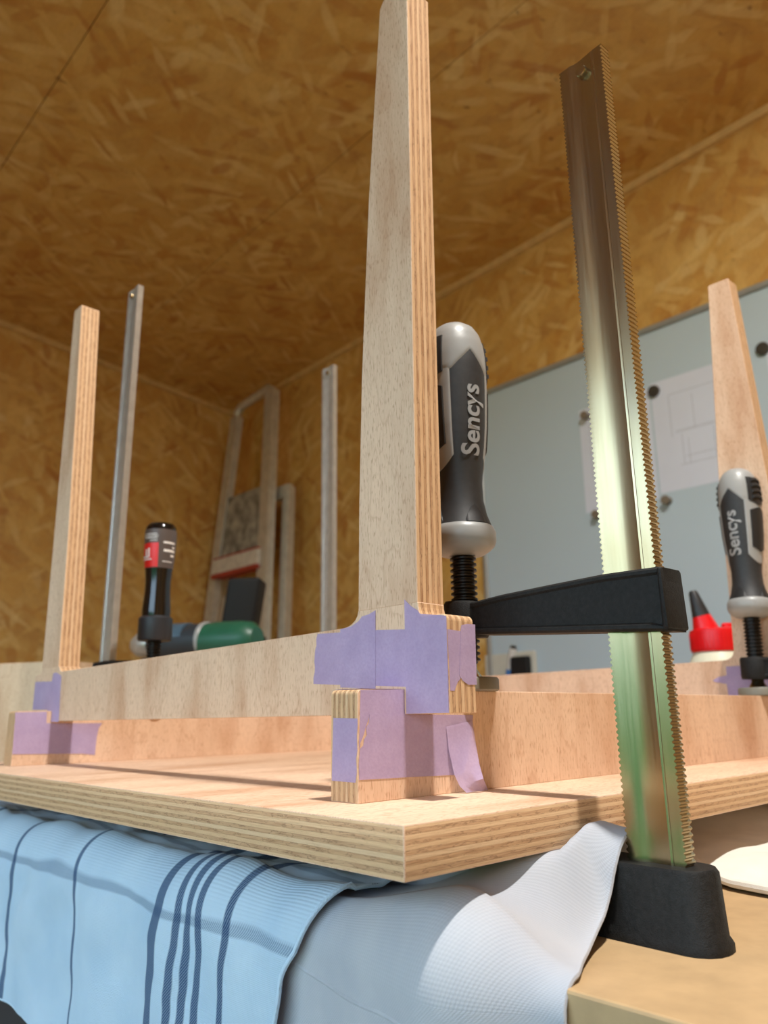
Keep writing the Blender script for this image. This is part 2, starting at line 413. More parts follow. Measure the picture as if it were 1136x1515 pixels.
build('backing', v, [(0, 1, 2, 3), (7, 6, 5, 4), (0, 4, 5, 1), (1, 5, 6, 2), (2, 6, 7, 3), (3, 7, 4, 0)], 'batten', ceil)
# battens where walls meet the ceiling
def batten(name, p, q, w, h, inward):
    v = []
    for (x, y) in (p, q):
        for dx, dz in ((0, 0), (0, -h), (w, -h), (w, 0)):
            X, Y = x + inward[0] * dx, y + inward[1] * dx
            v.append((X, Y, zc(X, Y) + dz + 0.0005))
    return struct(build(name, v, [(0, 1, 2, 3), (4, 5, 6, 7), (0, 1, 5, 4), (1, 2, 6, 5), (2, 3, 7, 6), (3, 0, 4, 7)], 'batten'))
batten('trim_1', (XW, YN), (XW, YW), .014, .022, (-1, 0)); batten('trim_2', (XL, YW), (XW - .014, YW), .014, .020, (0, -1))
# garden outside the doorway
plain('paving', (168, 158, 146), 0.85, var=0.12, vscale=6)
struct(box('patio', (-3.7, -4, ZF - .08), (XL - .07, 5, ZF - .02), 'paving'))
struct(box('lawn', (-14, -10, ZF - .12), (XL - .07, 12, ZF - .06), 'grass_green'))
bm = bmesh.new(); bmesh.ops.create_grid(bm, x_segments=90, y_segments=30, size=0.5)
for vv in bm.verts:
    u, w = vv.co.x * 14, (vv.co.y + .5)
    a = w * math.pi; k = 1 + .16 * noise.noise(Vector((u * 1.6, a * 1.3, 0))) + .10 * noise.noise(Vector((u * 6, a * 5, 3)))
    vv.co = Vector((math.cos(a) * .7 * k, u, max(-.05, math.sin(a) ** .6 * 1.75 * k if math.sin(a) > 0 else -.05)))
me = bpy.data.meshes.new('hedge'); bm.to_mesh(me); bm.free(); me.materials.append(MAT['leaf_green'])
o = bpy.data.objects.new('hedge', me); COL.objects.link(o); o.location = (-6.2, .5, ZF - .06)
tag(o, 'long clipped green hedge across the lawn outside the open doorway', 'hedge')

# ------------------------------------------------------------------ workbench
ZB = -0.050; XE = 0.038
wb = empty('workbench', (0.45, 0.4, ZF), 'tan fibreboard workbench carrying the clamped table', 'workbench')
def wchild(o): o.parent = wb; o.location = Vector(o.location) - wb.location; return o
wchild(box('bench_top', (XE, -.75, ZB - .04), (.86, 1.75, ZB), 'mdf', bevel=.0012, segs=2))
for x in (.10, .72):
    for y in (-.65, 1.58): wchild(box('leg', (x, y, ZF), (x + .08, y + .08, ZB - .04), 'batten', bevel=.002))
wchild(box('rail', (.064, -.57, ZB - .17), (.098, 1.58, ZB - .04), 'tool_dark', bevel=.002))  # dark bar added to paint in the shade below the bench top
for y in (-.64, 1.60): wchild(box('rail', (.18, y, ZB - .14), (.72, y + .04, ZB - .04), 'batten'))

# ------------------------------------------------------------------ the table being glued (upside down)
TH = 0.018
tbl = empty('side_table', (0, 0, -TH), 'pale beech plywood side table lying upside down, legs up, held by clamps', 'table')
def tchild(o, par=None):
    o.parent = par or tbl
    off = Vector((0, 0, -TH)) if par is None else Vector((0, 0, -TH)) + Vector(par.location)
    o.location = Vector(o.location) - off; return o
BX, BY = 0.578, 0.560
top = tchild(box('table_top', (0, 0, -TH), (BX, BY, 0), ['veneer_x', 'ply_edge_board_y', 'ply_edge_board_x'], bevel=.0006, segs=2, fmat=[1, 1, 2, 2, 0, 0], smooth=40))
UX0, UX1 = .0606, .0786            # near-side upper rail, across x
VX0, VX1 = .500, .518              # far-side upper rail
LY0, LY1 = .0595, .0775            # near lower rail, across y
MY0, MY1 = .4815, .4995            # far lower rail
def arc(cx, cy, r, a0, a1, n=5): return [(cx + r * math.cos(math.radians(a0 + (a1 - a0) * i / n)), cy + r * math.sin(math.radians(a0 + (a1 - a0) * i / n))) for i in range(n + 1)]
def lower_rail(y0, y1, h, notch):
    x0, x1, r = .032, BX - .031, .0022
    p = [(x0, 0), (x1, 0)] + arc(x1 - r, h - r, r, 0, 90) + [(VX1, h), (VX1, notch), (VX0, notch), (VX0, h), (UX1, h), (UX1, notch), (UX0, notch), (UX0, h)] + arc(x0 + r, h - r, r, 90, 180)
    n = len(p)
    def em(i):
        (ax, az), (bx, bz) = p[i], p[(i + 1) % n]
        return 1 if abs(bx - ax) < abs(bz - az) else 2
    return tchild(prism('rail', p, 1, y0, y1, ['veneer_z', 'ply_edge_rail_x', 'ply_edge_rail_xl'], origin=(x0, y0, 0), bevel=.0003, edge_mat=em))
rail_n = lower_rail(LY0, LY1, .0470, .0363)
rail_f = lower_rail(MY0, MY1, .0430, .0345)
def upper_rail(x0, x1, zt0, zt1, zb0, zb1, pads):
    y0, y1, r = .032, .528, .0030
    zt = lambda y: zt0 + (zt1 - zt0) * (y - y0) / (y1 - y0)
    zb = lambda y: zb0 + (zb1 - zb0) * (y - y0) / (y1 - y0)
    (a0, a1, az), (b0, b1, bz) = pads
    def fil(y, z0, z1, d, rev, outer=False):   # concave fillet from rail top to the leg shoulder
        R = (z1 - z0); w = R * (1.6 if not outer else .45); pts = []
        for i in range(6):
            a = math.radians(90 * i / 5)
            pts.append((y + d * (w - w * math.sin(a)), z1 - R * math.cos(a) + 0) if False else (y + d * w * (1 - math.sin(a)), z0 + R * (1 - math.cos(a))))
        return list(reversed(pts)) if rev else pts
    p = [(y0, zb(y0)), (y1, zb(y1))] + arc(y1 - r, zt(y1) - r, r, 0, 90)
    p += fil(b1, zt(b1), bz, 1, False, True) + fil(b0, zt(b0), bz, -1, True)
    p += fil(a1, zt(a1), az, 1, False) + fil(a0, zt(a0), az, -1, True, True)
    p += arc(y0 + r, zt(y0) - r, r, 90, 180)
    n = len(p)
    def em(i):
        (ay, az_), (by, bz_) = p[i], p[(i + 1) % n]
        return 1 if abs(by - ay) < abs(bz_ - az_) else 2
    return tchild(prism('rail', p, 0, x0, x1, ['veneer_z', 'ply_edge_leg', 'ply_edge_leg_l'], origin=(x0, y0, zb0), bevel=.0003, edge_mat=em))
urail_n = upper_rail(UX0, UX1, .0795, .0745, .0363, .0345, ((.0495, .0915, .0865), (.474, .514, .0795)))
urail_f = upper_rail(VX0, VX1, .0790, .0760, .0363, .0345, ((.0370, .0905, .0850), (.474, .521, .0820)))
def leg(x0, x1, outer, inner, ztop, ch=.004):
    """outer / inner: lists of (y, z) going up"""
    s = 1 if inner[0][0] > outer[0][0] else -1
    p = outer[:-1] + [(outer[-1][0], ztop - ch), (outer[-1][0] + s * ch * .8, ztop)] + [(inner[-1][0] - s * ch * .8, ztop), (inner[-1][0], ztop - ch)] + list(reversed(inner[:-1]))
    n = len(p)
    return tchild(prism('leg', p, 0, x0, x1, ['veneer_z', 'ply_edge_leg', 'ply_edge_leg'], origin=(x0, min(q[0] for q in p), outer[0][1]), bevel=.0003, edge_mat=lambda i: 1))
leg_n = leg(UX0, UX1, [(.0498, .0863), (.0462, .447)], [(.0912, .0863), (.0902, .14), (.0875, .2117), (.0807, .318), (.0690, .447)], .4495)
leg(UX0, UX1, [(.5140, .0793), (.5210, .434)], [(.4765, .0793), (.483, .2), (.4930, .32), (.5030, .434)], .4340, .0012)
leg(VX0, VX1, [(.0375, .0848), (.0413, .23), (.0500, .437)], [(.0900, .0848), (.0835, .245), (.0700, .437)], .4375, .0012)
leg(VX0, VX1, [(.5205, .0818), (.519, .25), (.514, .434)], [(.4745, .0818), (.482, .25), (.496, .434)], .4340, .0012)

# masking tape, each strip a thin sheet stuck to its rail; px outlines turned into points on that face
def tape(pts, par, nrm, off=.00014, seg=None):
    """pts: world points on a face; par: rail; nrm: outward normal"""
    n = Vector(nrm); base = Vector(par.location) + Vector((0, 0, -TH))
    a = [Vector(p) + n * off - base for p in pts]; b = [Vector(p) + n * (off - .00011) - base for p in pts]
    k = len(a); f = [tuple(range(k)), tuple(range(2 * k - 1, k - 1, -1))] + [(i, (i + 1) % k, k + (i + 1) % k, k + i) for i in range(k)]
    o = build('masking_tape', a + b, f, 'masking_tape'); o.parent = par
    return o
fx = lambda L, X: [onx(a, b, X) for a, b in L]
fy = lambda L, Y: [ony(a, b, Y) for a, b in L]
def torn(a, b, n=7, amp=1.6):
    out = []
    for i in range(1, n):
        t = i / n; out.append((a[0] + (b[0] - a[0]) * t + random.uniform(-amp, amp), a[1] + (b[1] - a[1]) * t + random.uniform(-amp, amp)))
    return out
NX, NYm = (-1, 0, 0), (0, -1, 0)
# near joint, face looking left
tape(fx([(470, 938), (560, 932), (661, 930), (664, 1019), (600, 1016), (464, 1012)] + torn((464, 1012), (470, 938), 9), UX0), urail_n, NX, .00016)
tape(fx([(504, 931), (520, 927)] + [(531, 919), (536, 912), (546, 909)] + [(556, 903), (556, 1019), (504, 1017)], UX0), urail_n, NX, .00032)
tape(fx([(599, 887), (604, 892)] + torn((604, 892), (621, 907), 4, 1.0) + [(622, 908), (661, 911), (665, 1054.5), (602, 1056)], UX0), urail_n, NX, .00048)
# end of the upper rail
tape(fy([(661.5, 931), (683, 934), (682, 1000)] + torn((682, 1000), (675, 1015), 3, 1) + [(672, 1022), (666, 1022)], .032), urail_n, NYm, .00016)
tape(fy([(682, 925), (690, 923), (702, 924), (704.5, 1013), (692, 1013), (684, 1007), (679, 999), (681, 930)], .032), urail_n, NYm, .00030)
# lower rail stub
tape(fy([(533, 1021), (599.5, 1020), (600, 1060), (546, 1060)] + torn((546, 1060), (531, 1108), 6, 1.0) + [(531, 1108)], LY0), rail_n, NYm, .00016)
tape(fy([(546, 1057), (600, 1057), (699, 1058), (697, 1090), (692, 1120), (684, 1146), (660, 1147), (600, 1150), (531, 1154), (530.5, 1130), (532, 1108), (537, 1103), (538, 1094), (542, 1088), (541, 1076), (545, 1070)], LY0), rail_n, NYm, .00030)
tape(fx([(493.5, 1062), (529, 1063)] + torn((529, 1063), (527, 1157), 8, 1.3) + [(526, 1158), (491, 1155)], .032), rail_n, NX, .00016)
tape([(.0335, LY0, .0470), (.0600, LY0, .0470), (.0600, LY1, .0470), (.0345, LY1, .0470)], rail_n, (0, 0, 1), .0004)
# loose flap peeling off the stub on to the board
fl = []
base = Vector(rail_n.location) + Vector((0, 0, -TH))
rows = [((660, 1075), (699, 1066), 0.0, LY0), ((664, 1110), (703, 1095), .002, LY0), ((672, 1146), (709, 1130), .006, LY0), ((680, 1163), (715, 1152), .010, LY0)]
for (p, q, d, Y) in rows:
    for i in range(6):
        t = i / 5; w = ony(p[0] + (q[0] - p[0]) * t, p[1] + (q[1] - p[1]) * t, Y - .0006 - d * (0.35 + 0.65 * t)); fl.append(w - base)
for i in range(6):
    t = i / 5; fl.append(onz(690 + 32 * t, 1173 - 4 * t, 0.0004) - base)
build('masking_tape', fl, [(r * 6 + c, r * 6 + c + 1, r * 6 + c + 7, r * 6 + c + 6) for r in range(4) for c in range(5)], 'masking_tape', smooth=60).parent = rail_n
# left joint
tape(fy([(22.5, 1054), (69, 1053), (68.5, 1072), (22, 1072)], MY0), rail_f, NYm, .0002)
tape(fy([(21.5, 1070), (100, 1070), (151, 1070), (146, 1077), (143, 1090), (140, 1117), (122, 1115), (97, 1115), (18, 1116)], MY0), rail_f, NYm, .0004)
tape(fx([(52.5, 1009), (77, 1008), (79, 996), (84, 995), (91, 1000), (87, 1068), (70.5, 1068), (70.5, 1050), (48.5, 1050)], UX0), urail_n, NX, .0002)
# far right joint
tape(fx([(1074, 986), (1136, 983), (1175, 981), (1175, 1036), (1079, 1036), (1075, 1012), (1058, 1009), (1054, 1007), (1062, 1002), (1075, 999)], VX0), urail_f, NX, .0003)

# ------------------------------------------------------------------ clamps
def bar_mesh(L, w=.0256, th=.0070, pitch=.0024, tooth=.0008):
    """ribbed clamp bar, serrated on both narrow edges, standing from z=0"""
    hw, ht = w / 2, th / 2
    g = [(-1, 1), (-.60, 1), (-.57, .93), (-.52, .93), (-.49, .97), (-.30, .86), (-.05, .78), (.14, .74), (.30, .78), (.42, .90), (.48, 1), (1, 1)]
    prof = [(-ht * d, hw * y) for y, d in g] + [(ht * d, hw * y) for y, d in reversed(g)]
    n = len(prof); v = []; f = []; rows = int(L / pitch) * 4; z = 0
    dz = pitch / 4
    for i in range(rows + 1):
        d = (0, tooth, tooth, 0)[i % 4]
        for (x, y) in prof:
            yy = y
            if abs(abs(y) - hw) < 1e-9: yy = y - math.copysign(d, y)
            v.append((x, yy, i * dz))
    for i in range(rows):
        for k in range(n):
            l = (k + 1) % n; f.append((i * n + k, i * n + l, (i + 1) * n + l, (i + 1) * n + k))
    f.append(tuple(range(n))); f.append(tuple(range(rows * n, (rows + 1) * n)))
    return v, f, rows * dz

def thread(name, r, z0, z1, pitch, mat, parent, loc, rot=None):
    prof = [(0, z0)]; z = z0
    while z < z1 - pitch:
        prof += [(r * .80, z), (r * .80, z + pitch * .25), (r, z + pitch * .45), (r, z + pitch * .75), (r * .80, z + pitch)]; z += pitch
    prof += [(r * .8, z1), (0, z1)]
    return lathe(name, prof, mat, parent, loc, seg=28, smooth=30, rot=rot)

HP = [(.0000, .0155), (.0030, .0172), (.0090, .0173), (.0120, .0162), (.0180, .0140), (.0260, .0124), (.0360, .0121), (.0460, .0131), (.0560, .0146), (.0680, .0157), (.0800, .0163), (.0920, .0167), (.1020, .0168), (.1100, .0166), (.1170, .0158), (.1230, .0140), (.1275, .0112), (.1305, .0070), (.1318, .0)]
def hr(z): return lerp(HP, z)
def patch(name, cols, zlo, zhi, off, mat, parent, nz=14):
    """skin over the handle: cols = angles (deg); zlo/zhi functions of angle"""
    v = []; f = []; n = len(cols)
    for ci, a in enumerate(cols):
        A = math.radians(a); lo, hi = zlo(a), zhi(a)
        for k in range(-1, nz + 2):
            t = min(1, max(0, k / nz)); z = lo + (hi - lo) * t
            o = off if (0 <= k <= nz and 0 < ci < n - 1) else -.0004
            r = hr(z) + o; v.append((r * math.cos(A), r * math.sin(A), z))
    m = nz + 3
    for c in range(n - 1):
        for k in range(m - 1): f.append((c * m + k, (c + 1) * m + k, (c + 1) * m + k + 1, c * m + k + 1))
    return build(name, v, f, mat, parent, smooth=50)
def frange(a, b, n): return [a + (b - a) * i / n for i in range(n + 1)]
FONT_CACHE = {}
def text_mesh(body, size, bold=0.0):
    cu = bpy.data.curves.new('lettering', 'FONT'); cu.body = body; cu.size = size; cu.offset = bold; cu.align_x = 'CENTER'; cu.align_y = 'CENTER'; cu.resolution_u = 4
    o = bpy.data.objects.new('lettering', cu); COL.objects.link(o)
    bpy.context.view_layer.update()
    me = bpy.data.meshes.new_from_object(o.evaluated_get(bpy.context.evaluated_depsgraph_get()))
    bpy.data.objects.remove(o); vs = [tuple(v.co) for v in me.vertices]; fs = [tuple(p.vertices) for p in me.polygons]
    bpy.data.meshes.remove(me); return vs, fs

def grey_handle(parent, loc, rot, phit):
    """grey and black moulded screwdriver-type grip with lettering centred on angle phit"""
    body = lathe('handle', [(0, -.001)] + [(r, z) for z, r in HP if z < .114] + [(.0150, .116), (0, .117)], ['rubber_black'], parent, loc, seg=64, rot=rot)
    lathe('collar', [(0, -.004), (.0085, -.004), (.0118, -.0030), (.0150, -.0010), (.0172, .0012), (.0182, .0040), (.0182, .0085), (.0170, .0112), (.0150, .0125), (0, .0125)], 'plastic_grey', body, seg=48, smooth=50)
    # little dark wedges on the collar
    for k in range(4):
        patch('inset', frange(phit + 90 * k - 24, phit + 90 * k + 24, 10), lambda a: .0118, lambda a, c=phit + 90 * k: .0118 + .010 * (1 - (abs(a - c) / 24) ** 1.5) + .0002, .0006, 'rubber_panel', body, 6)
    # grey shell: dome plus two shields round the grips
    def dome_lo(a):
        d = abs((a - phit + 90) % 180 - 90)                # angle from the lettered faces
        if d <= 40: return .1085 - .0130 * (d / 40)
        return .0955
    cols = frange(phit, phit + 360, 96)
    v = []; f = []
    nz = 18
    for a in cols[:-1]:
        A = math.radians(a); lo = dome_lo(a)
        for k in range(nz + 1):
            z = lo + (.1318 - lo) * (1 - (1 - k / nz) ** 1.6)
            r = (hr(z) + .0004) if k < nz else 0.0004
            if k == 0: r -= .0012
            v.append((r * math.cos(A), r * math.sin(A), z + (.0004 if z > .12 else 0)))
    m = nz + 1; nc = len(cols) - 1
    for c in range(nc):
        d = (c + 1) % nc
        for k in range(m - 1): f.append((c * m + k, d * m + k, d * m + k + 1, c * m + k + 1))
    build('dome', v, f, 'plastic_grey', body, smooth=50)
    for s in (90, 270):
        c0 = phit + s
        patch('shield', frange(c0 - 50, c0 + 50, 30), lambda a: .0420 + .008 * (abs(a - c0) / 50) ** 2, lambda a: .0985, .0004, 'plastic_grey', body, 24)
        patch('grip', frange(c0 - 36, c0 + 36, 20), lambda a: .0520 + .004 * abs(a - c0) / 36, lambda a: .0880 + .004 * (1 - abs(a - c0) / 36), .0011, 'rubber_panel', body, 20)
        up = patch('grip', frange(c0 - 38, c0 + 38, 20), lambda a: .0935 + .004 * (abs(a - c0) / 38), lambda a: .1195, .0010, 'rubber_panel', body, 12)
        for q in range(4):                                    # finger ribs on the upper grip
            z = .0985 + q * .0054
            patch('rib', frange(c0 - 26, c0 + 26, 14), lambda a, z=z: z + .0022 * (1 - ((a - c0) / 26) ** 2), lambda a, z=z: z + .0026 + .0022 * (1 - ((a - c0) / 26) ** 2), .0022, 'rubber_black', body, 3)
    vs, fs = text_mesh('Sencys', .0150, .00035)
    for s in (0, 180):
        out = []
        for (tx, ty, _) in vs:
            z = .0690 + tx * 1.0; r = hr(z) + .0005; a = math.radians(phit + s) - (ty) / hr(z)
            out.append((r * math.cos(a), r * math.sin(a), z))
        o = build('lettering', out, fs, 'letter_grey', body); o['label'] = 'raised grey brand lettering'
    return body

def black_handle(parent, loc, rot, phi):
    P = [(0, .0), (.0150, 0), (.0160, .002), (.0160, .021), (.0145, .0225), (.0140, .023)]
    body = lathe('handle', [(0, .022), (.0132, .022), (.0136, .028), (.0122, .045), (.0120, .056), (.0130, .068), (.0142, .080), (.0150, .095), (.0152, .104), (.0145, .1105), (.0120, .1140), (.0060, .1152), (0, .1155)], 'gloss_black', parent, loc, seg=40, rot=rot, smooth=60)
    lathe('ferrule', P + [(0, .0230)], 'ferrule_black', body, seg=36)
    def skin(name, a0, a1, z0, z1, off, mat, n=14):
        v = []; f = []; pr = [(.068, .0130), (.080, .0142), (.095, .0150), (.104, .0152), (.1105, .0145)]
        zs = frange(z0, z1, 8); an = frange(a0, a1, n)
        for a in an:
            for z in zs:
                r = lerp(pr, z) + off; v.append((r * math.cos(math.radians(a)), r * math.sin(math.radians(a)), z))
        m = len(zs)
        for c in range(len(an) - 1):
            for k in range(m - 1): f.append((c * m + k, (c + 1) * m + k, (c + 1) * m + k + 1, c * m + k + 1))
        return build(name, v, f, mat, body, smooth=60)
    skin('label_band', phi - 120, phi + 150, .0690, .1070, .0002, 'label_taupe', 40)
    skin('label_patch', phi - 95, phi - 5, .0695, .0930, .0004, 'label_red')
    for (a0, a1, z0, z1) in ((-68, -44, .0785, .0800), (-60, -52, .0800, .0870), (-46, -38, .0790, .0880), (-90, -72, .079, .081), (-80, -30, .0765, .0777),
                             (12, 60, .0925, .0945), (48, 62, .0885, .0900), (14, 64, .0845, .0868), (44, 62, .0800, .0820), (12, 56, .0745, .0753),
                             (-66, -12, .1015, .1022), (-70, -8, .0995, .1002), (-60, -10, .0975, .0982), (-40, -10, .0950, .0956)):
        skin('print_line', phi + a0, phi + a1, z0, z1, .0006, 'label_white', 6)
    return body

def arm_poly(zs, zt):
    """sliding arm seen from the side: (y,z) outline, bar at y=0, spindle at y=.099"""
    return None

def clamp(loc, rotz, label, length, z_low, tilt, kind, phit=0.0, lean=(0, 0), barmat='zinc_yellow', pad_z=.097, reach=.099, handle_z=.171, pin=True):
    """F-clamp; local +y = direction of the arms, z=0 on the bench"""
    t = empty('bar_clamp', loc, label, 'clamp', rotz, 'clamps round the table')
    v, f, L = bar_mesh(length - .006)
    b = build('bar', v, f, barmat, t, (0, 0, .006), smooth=25)
    if pin: lathe('stop_pin', [(0, -.0058), (.0026, -.0056), (.0030, -.0045), (.0030, .0045), (.0026, .0056), (0, .0058)], 'zinc_yellow', t, (0, -.001, length - .011), seg=16, rot=(0, math.radians(90), 0))
    # fixed arm on the bench
    def ring(hx, y0, y1, z, r):
        pts = []
        for cx, cy, a0 in ((hx - r, y1 - r, 0), (-hx + r, y1 - r, 90), (-hx + r, y0 + r, 180), (hx - r, y0 + r, 270)):
            for k in range(5):
                a = math.radians(a0 + 22.5 * k); pts.append((cx + r * math.cos(a), cy + r * math.sin(a), z))
        return pts
    rings = [ring(.0126, -.0243, .128, .0002, .011), ring(.0126, -.0243, .128, .0030, .011), ring(.0116, -.0230, .126, .0052, .0105), ring(.0112, -.0220, .125, .0270, .0105), ring(.0104, -.0212, .124, .0283, .010)]
    vv = [p for r in rings for p in r]; n = len(rings[0]); ff = [tuple(range(n)), tuple(range((len(rings) - 1) * n, len(rings) * n))]
    for i in range(len(rings) - 1):
        for k in range(n): ff.append((i * n + k, i * n + (k + 1) % n, (i + 1) * n + (k + 1) % n, (i + 1) * n + k))
    fa = build('fixed_arm', vv, ff, 'cast_black', t, smooth=40)
    lathe('anvil', [(0, .026), (.0100, .026), (.0100, .0312), (.0092, .0321), (0, .0321)], 'cast_black', fa, (0, reach, 0), seg=28)
    # sliding arm: I-section with rim, closed end block round the bar, boss round the spindle
    sy = reach; hx = .0076
    side = [(-.0180, z_low), (-.0160, z_low + .0258), (-.0130, z_low + .0262), (.012, z_low + .0250), (.040, z_low + .0222), (.070, z_low + .0190), (sy - .012, z_low + .0165), (sy + .009, z_low + .0160), (sy + .0105, z_low + .0025), (sy + .008, z_low + .001), (sy - .014, z_low), (.02, z_low), (-.010, z_low)]
    A = Matrix.Rotation(tilt, 4, 'X'); piv = Vector((0, 0, z_low))
    def tl(p): return A @ (Vector(p) - piv) + piv
    def inset(poly, d):
        cy = sum(p[0] for p in poly) / len(poly); cz = sum(p[1] for p in poly) / len(poly); out = []
        n = len(poly)
        for i in range(n):
            p0, p1, p2 = Vector(poly[i - 1]), Vector(poly[i]), Vector(poly[(i + 1) % n])
            e1, e2 = (p1 - p0).normalized(), (p2 - p1).normalized()
            nn = Vector((-(e1.y + e2.y), e1.x + e2.x)); nn.normalize()
            if nn.dot(Vector((cy, cz)) - p1) < 0: nn = -nn
            out.append(tuple(p1 + nn * d))
        return out
    n = len(side); s1, s2 = inset(side, .0024), inset(side, .0034); vv = []; ff = []
    layers = [(-1, side, hx - .0012), (-1, inset(side, .0010), hx), (-1, s1, hx), (-1, s2, hx - .0010)]
    for sgn in (-1, 1):
        for (_, poly, x) in layers:
            for (y, z) in poly: vv.append(tuple(tl((sgn * x, y, z))))
    for h in range(2):
        o = h * 4 * n
        for li in range(3):
            for k in range(n): ff.append((o + li * n + k, o + li * n + (k + 1) % n, o + (li + 1) * n + (k + 1) % n, o + (li + 1) * n + k))
        ff.append(tuple(o + 3 * n + k for k in range(n)))
    for k in range(n): ff.append((k, (k + 1) % n, 4 * n + (k + 1) % n, 4 * n + k))
    arm = build('sliding_arm', vv, ff, 'cast_black', t, smooth=35)
    pz = z_low + .0082
    bz = tl((0, sy, z_low))
    lathe('boss', [(0, -.001), (.0112, -.001), (.0120, .001), (.0120, .0155), (.0112, .0170), (0, .0170)], 'cast_black', arm, tuple(bz), seg=32, rot=(tilt, 0, 0))
    v2 = [tuple(tl(p)) for p in ((-.0088, -.0185, z_low + .0006), (.0088, -.0185, z_low + .0006), (.0088, -.0158, z_low + .0262), (-.0088, -.0158, z_low + .0262), (-.0078, -.0150, z_low + .0006), (.0078, -.0150, z_low + .0006), (.0078, -.0133, z_low + .0260), (-.0078, -.0133, z_low + .0260))]
    build('end_lip', v2, [(0, 1, 2, 3), (4, 7, 6, 5), (0, 4, 5, 1), (1, 5, 6, 2), (2, 6, 7, 3), (3, 7, 4, 0)], 'cast_black', arm, bevel=.0016, segs=2, smooth=50)
    # spindle, pad and handle share a slight lean
    rt = (lean[0], lean[1], 0)
    R = Matrix.Rotation(lean[1], 3, 'Y') @ Matrix.Rotation(lean[0], 3, 'X')
    foot = Vector((0, sy, pad_z))
    at = lambda z: tuple(foot + R @ Vector((0, 0, z)))
    thread('spindle', .0070, .014, handle_z - pad_z, .0031, 'oxide_black', t, at(0), rt)
    nk = lathe('ball_joint', [(0, .004), (.0085, .004), (.0070, .008), (.0050, .011), (.0048, .016), (0, .016)], 'zinc_yellow', t, at(0), seg=24, rot=rt)
    lathe('pad', [(0, 0), (.0150, 0), (.0158, .0008), (.0158, .0058), (.0150, .0068), (0, .0068)], 'pad_grey', t, tuple(foot), seg=36)
    if kind == 'grey': grey_handle(t, at(handle_z - pad_z), rt, phit)
    else: black_handle(t, at(handle_z - pad_z), rt, phit)
    return t

CZ = ZB
clamp((.1095, -.033, CZ), math.radians(-2), 'brass-coloured bar clamp with grey and black lettered handle at the near board corner', .416, .1185, math.radians(4.0), 'grey', 253)
clamp((.4815, -.033, CZ), 0, 'bar clamp with grey lettered handle beside the white glue bottle with red cap', .416, .1080, math.radians(2.0), 'grey', 172, lean=(0, math.radians(4.5)), handle_z=.166)
clamp((.1540, .5915, CZ), math.radians(180), 'bar clamp with glossy black handle and red label in front of the green drill', .578, .1180, math.radians(3), 'black', 62, barmat='steel', pad_z=.0932, reach=.101, handle_z=.157)
clamp((.4500, .5915, CZ), math.radians(180), 'long plain steel bar clamp beside the aluminium ladder, its handle hidden behind the leg', .572, .1180, math.radians(3), 'black', 60, barmat='steel', pad_z=.0932, reach=.101, handle_z=.157)

# ------------------------------------------------------------------ cloths
ARC_R = .010
def drape(s, y, h):
    """s>0: on the bench (x = XE + .008 + s); s<0: over the edge and down. h: height off the surface"""
    xc, zc_ = XE + ARC_R - .0012, ZB - ARC_R + .0012
    if s >= 0: return Vector((xc + s, y, zc_ + ARC_R + h))
    q = -s; a = q / ARC_R
    if a < math.pi / 2:
        return Vector((xc - (ARC_R + h) * math.sin(a), y, zc_ + (ARC_R + h) * math.cos(a)))
    return Vector((xc - ARC_R - h, y, zc_ - (q - ARC_R * math.pi / 2)))
XC = XE + ARC_R - .0012
RIDGE = [(.000, .010), (.036, .0215), (.050, .0255), (.064, .0295), (.078, .0340), (.092, .0398), (.106, .0405), (.116, .0385), (.128, .0310), (.140, .016), (.16, .003)]
BORD = [(.000, .0006), (.050, .0010), (.068, .0022), (.085, .0085), (.0925, .0165), (.097, .0255), (.1035, .0335), (.112, .0368), (.120, .0350), (.130, .030), (.145, .01)]
def y_border(s):
    x = XC + s
    if s < 0: return -.0345 - .0035 * sm(0, .06, -s) - .004 * sm(.05, .15, -s)
    return crom([(XC, -.0340), (.060, -.0275), (.078, -.0215), (.090, -.0200), (.100, -.0205), (.112, -.0195), (.125, -.012), (.15, .0)], x)
def crom(pts, x):
    """smooth interpolation through (x, value) pairs"""
    if x <= pts[0][0]: return pts[0][1]
    if x >= pts[-1][0]: return pts[-1][1]
    for i in range(len(pts) - 1):
        if x <= pts[i + 1][0]:
            x0, p1 = pts[i]; x1, p2 = pts[i + 1]; d = x1 - x0; t = (x - x0) / d
            m1 = (p2 - pts[i - 1][1]) / (x1 - pts[i - 1][0]) * d if i else p2 - p1
            m2 = (pts[i + 2][1] - p1) / (pts[i + 2][0] - x0) * d if i + 2 < len(pts) else p2 - p1
            return (2 * t ** 3 - 3 * t * t + 1) * p1 + (t ** 3 - 2 * t * t + t) * m1 + (-2 * t ** 3 + 3 * t * t) * p2 + (t ** 3 - t * t) * m2
def smin(a, b, k=.004):
    h = max(k - abs(a - b), 0) / k; return min(a, b) - h * h * k * .25
def h_on(s, y):
    x = XC + s; yb = y_border(s)
    hr_, hb = crom(RIDGE, x), crom(BORD, x)
    kw = .020 + .034 * sm(.045, -.005, s)
    h = hb + (hr_ - hb) * sm(0, kw, y - yb)
    far = .0055 + .004 * noise.noise(Vector((x * 24, y * 14, 2)))
    f2 = sm(-.020, .085, y) * (1 - sm(.085, .10, x) * (1 - sm(.09, .12, y)))
    h = h + (far - h) * f2
    return smin(h, .0296 + .030 * (1 - sm(-.012, -.002, y)))
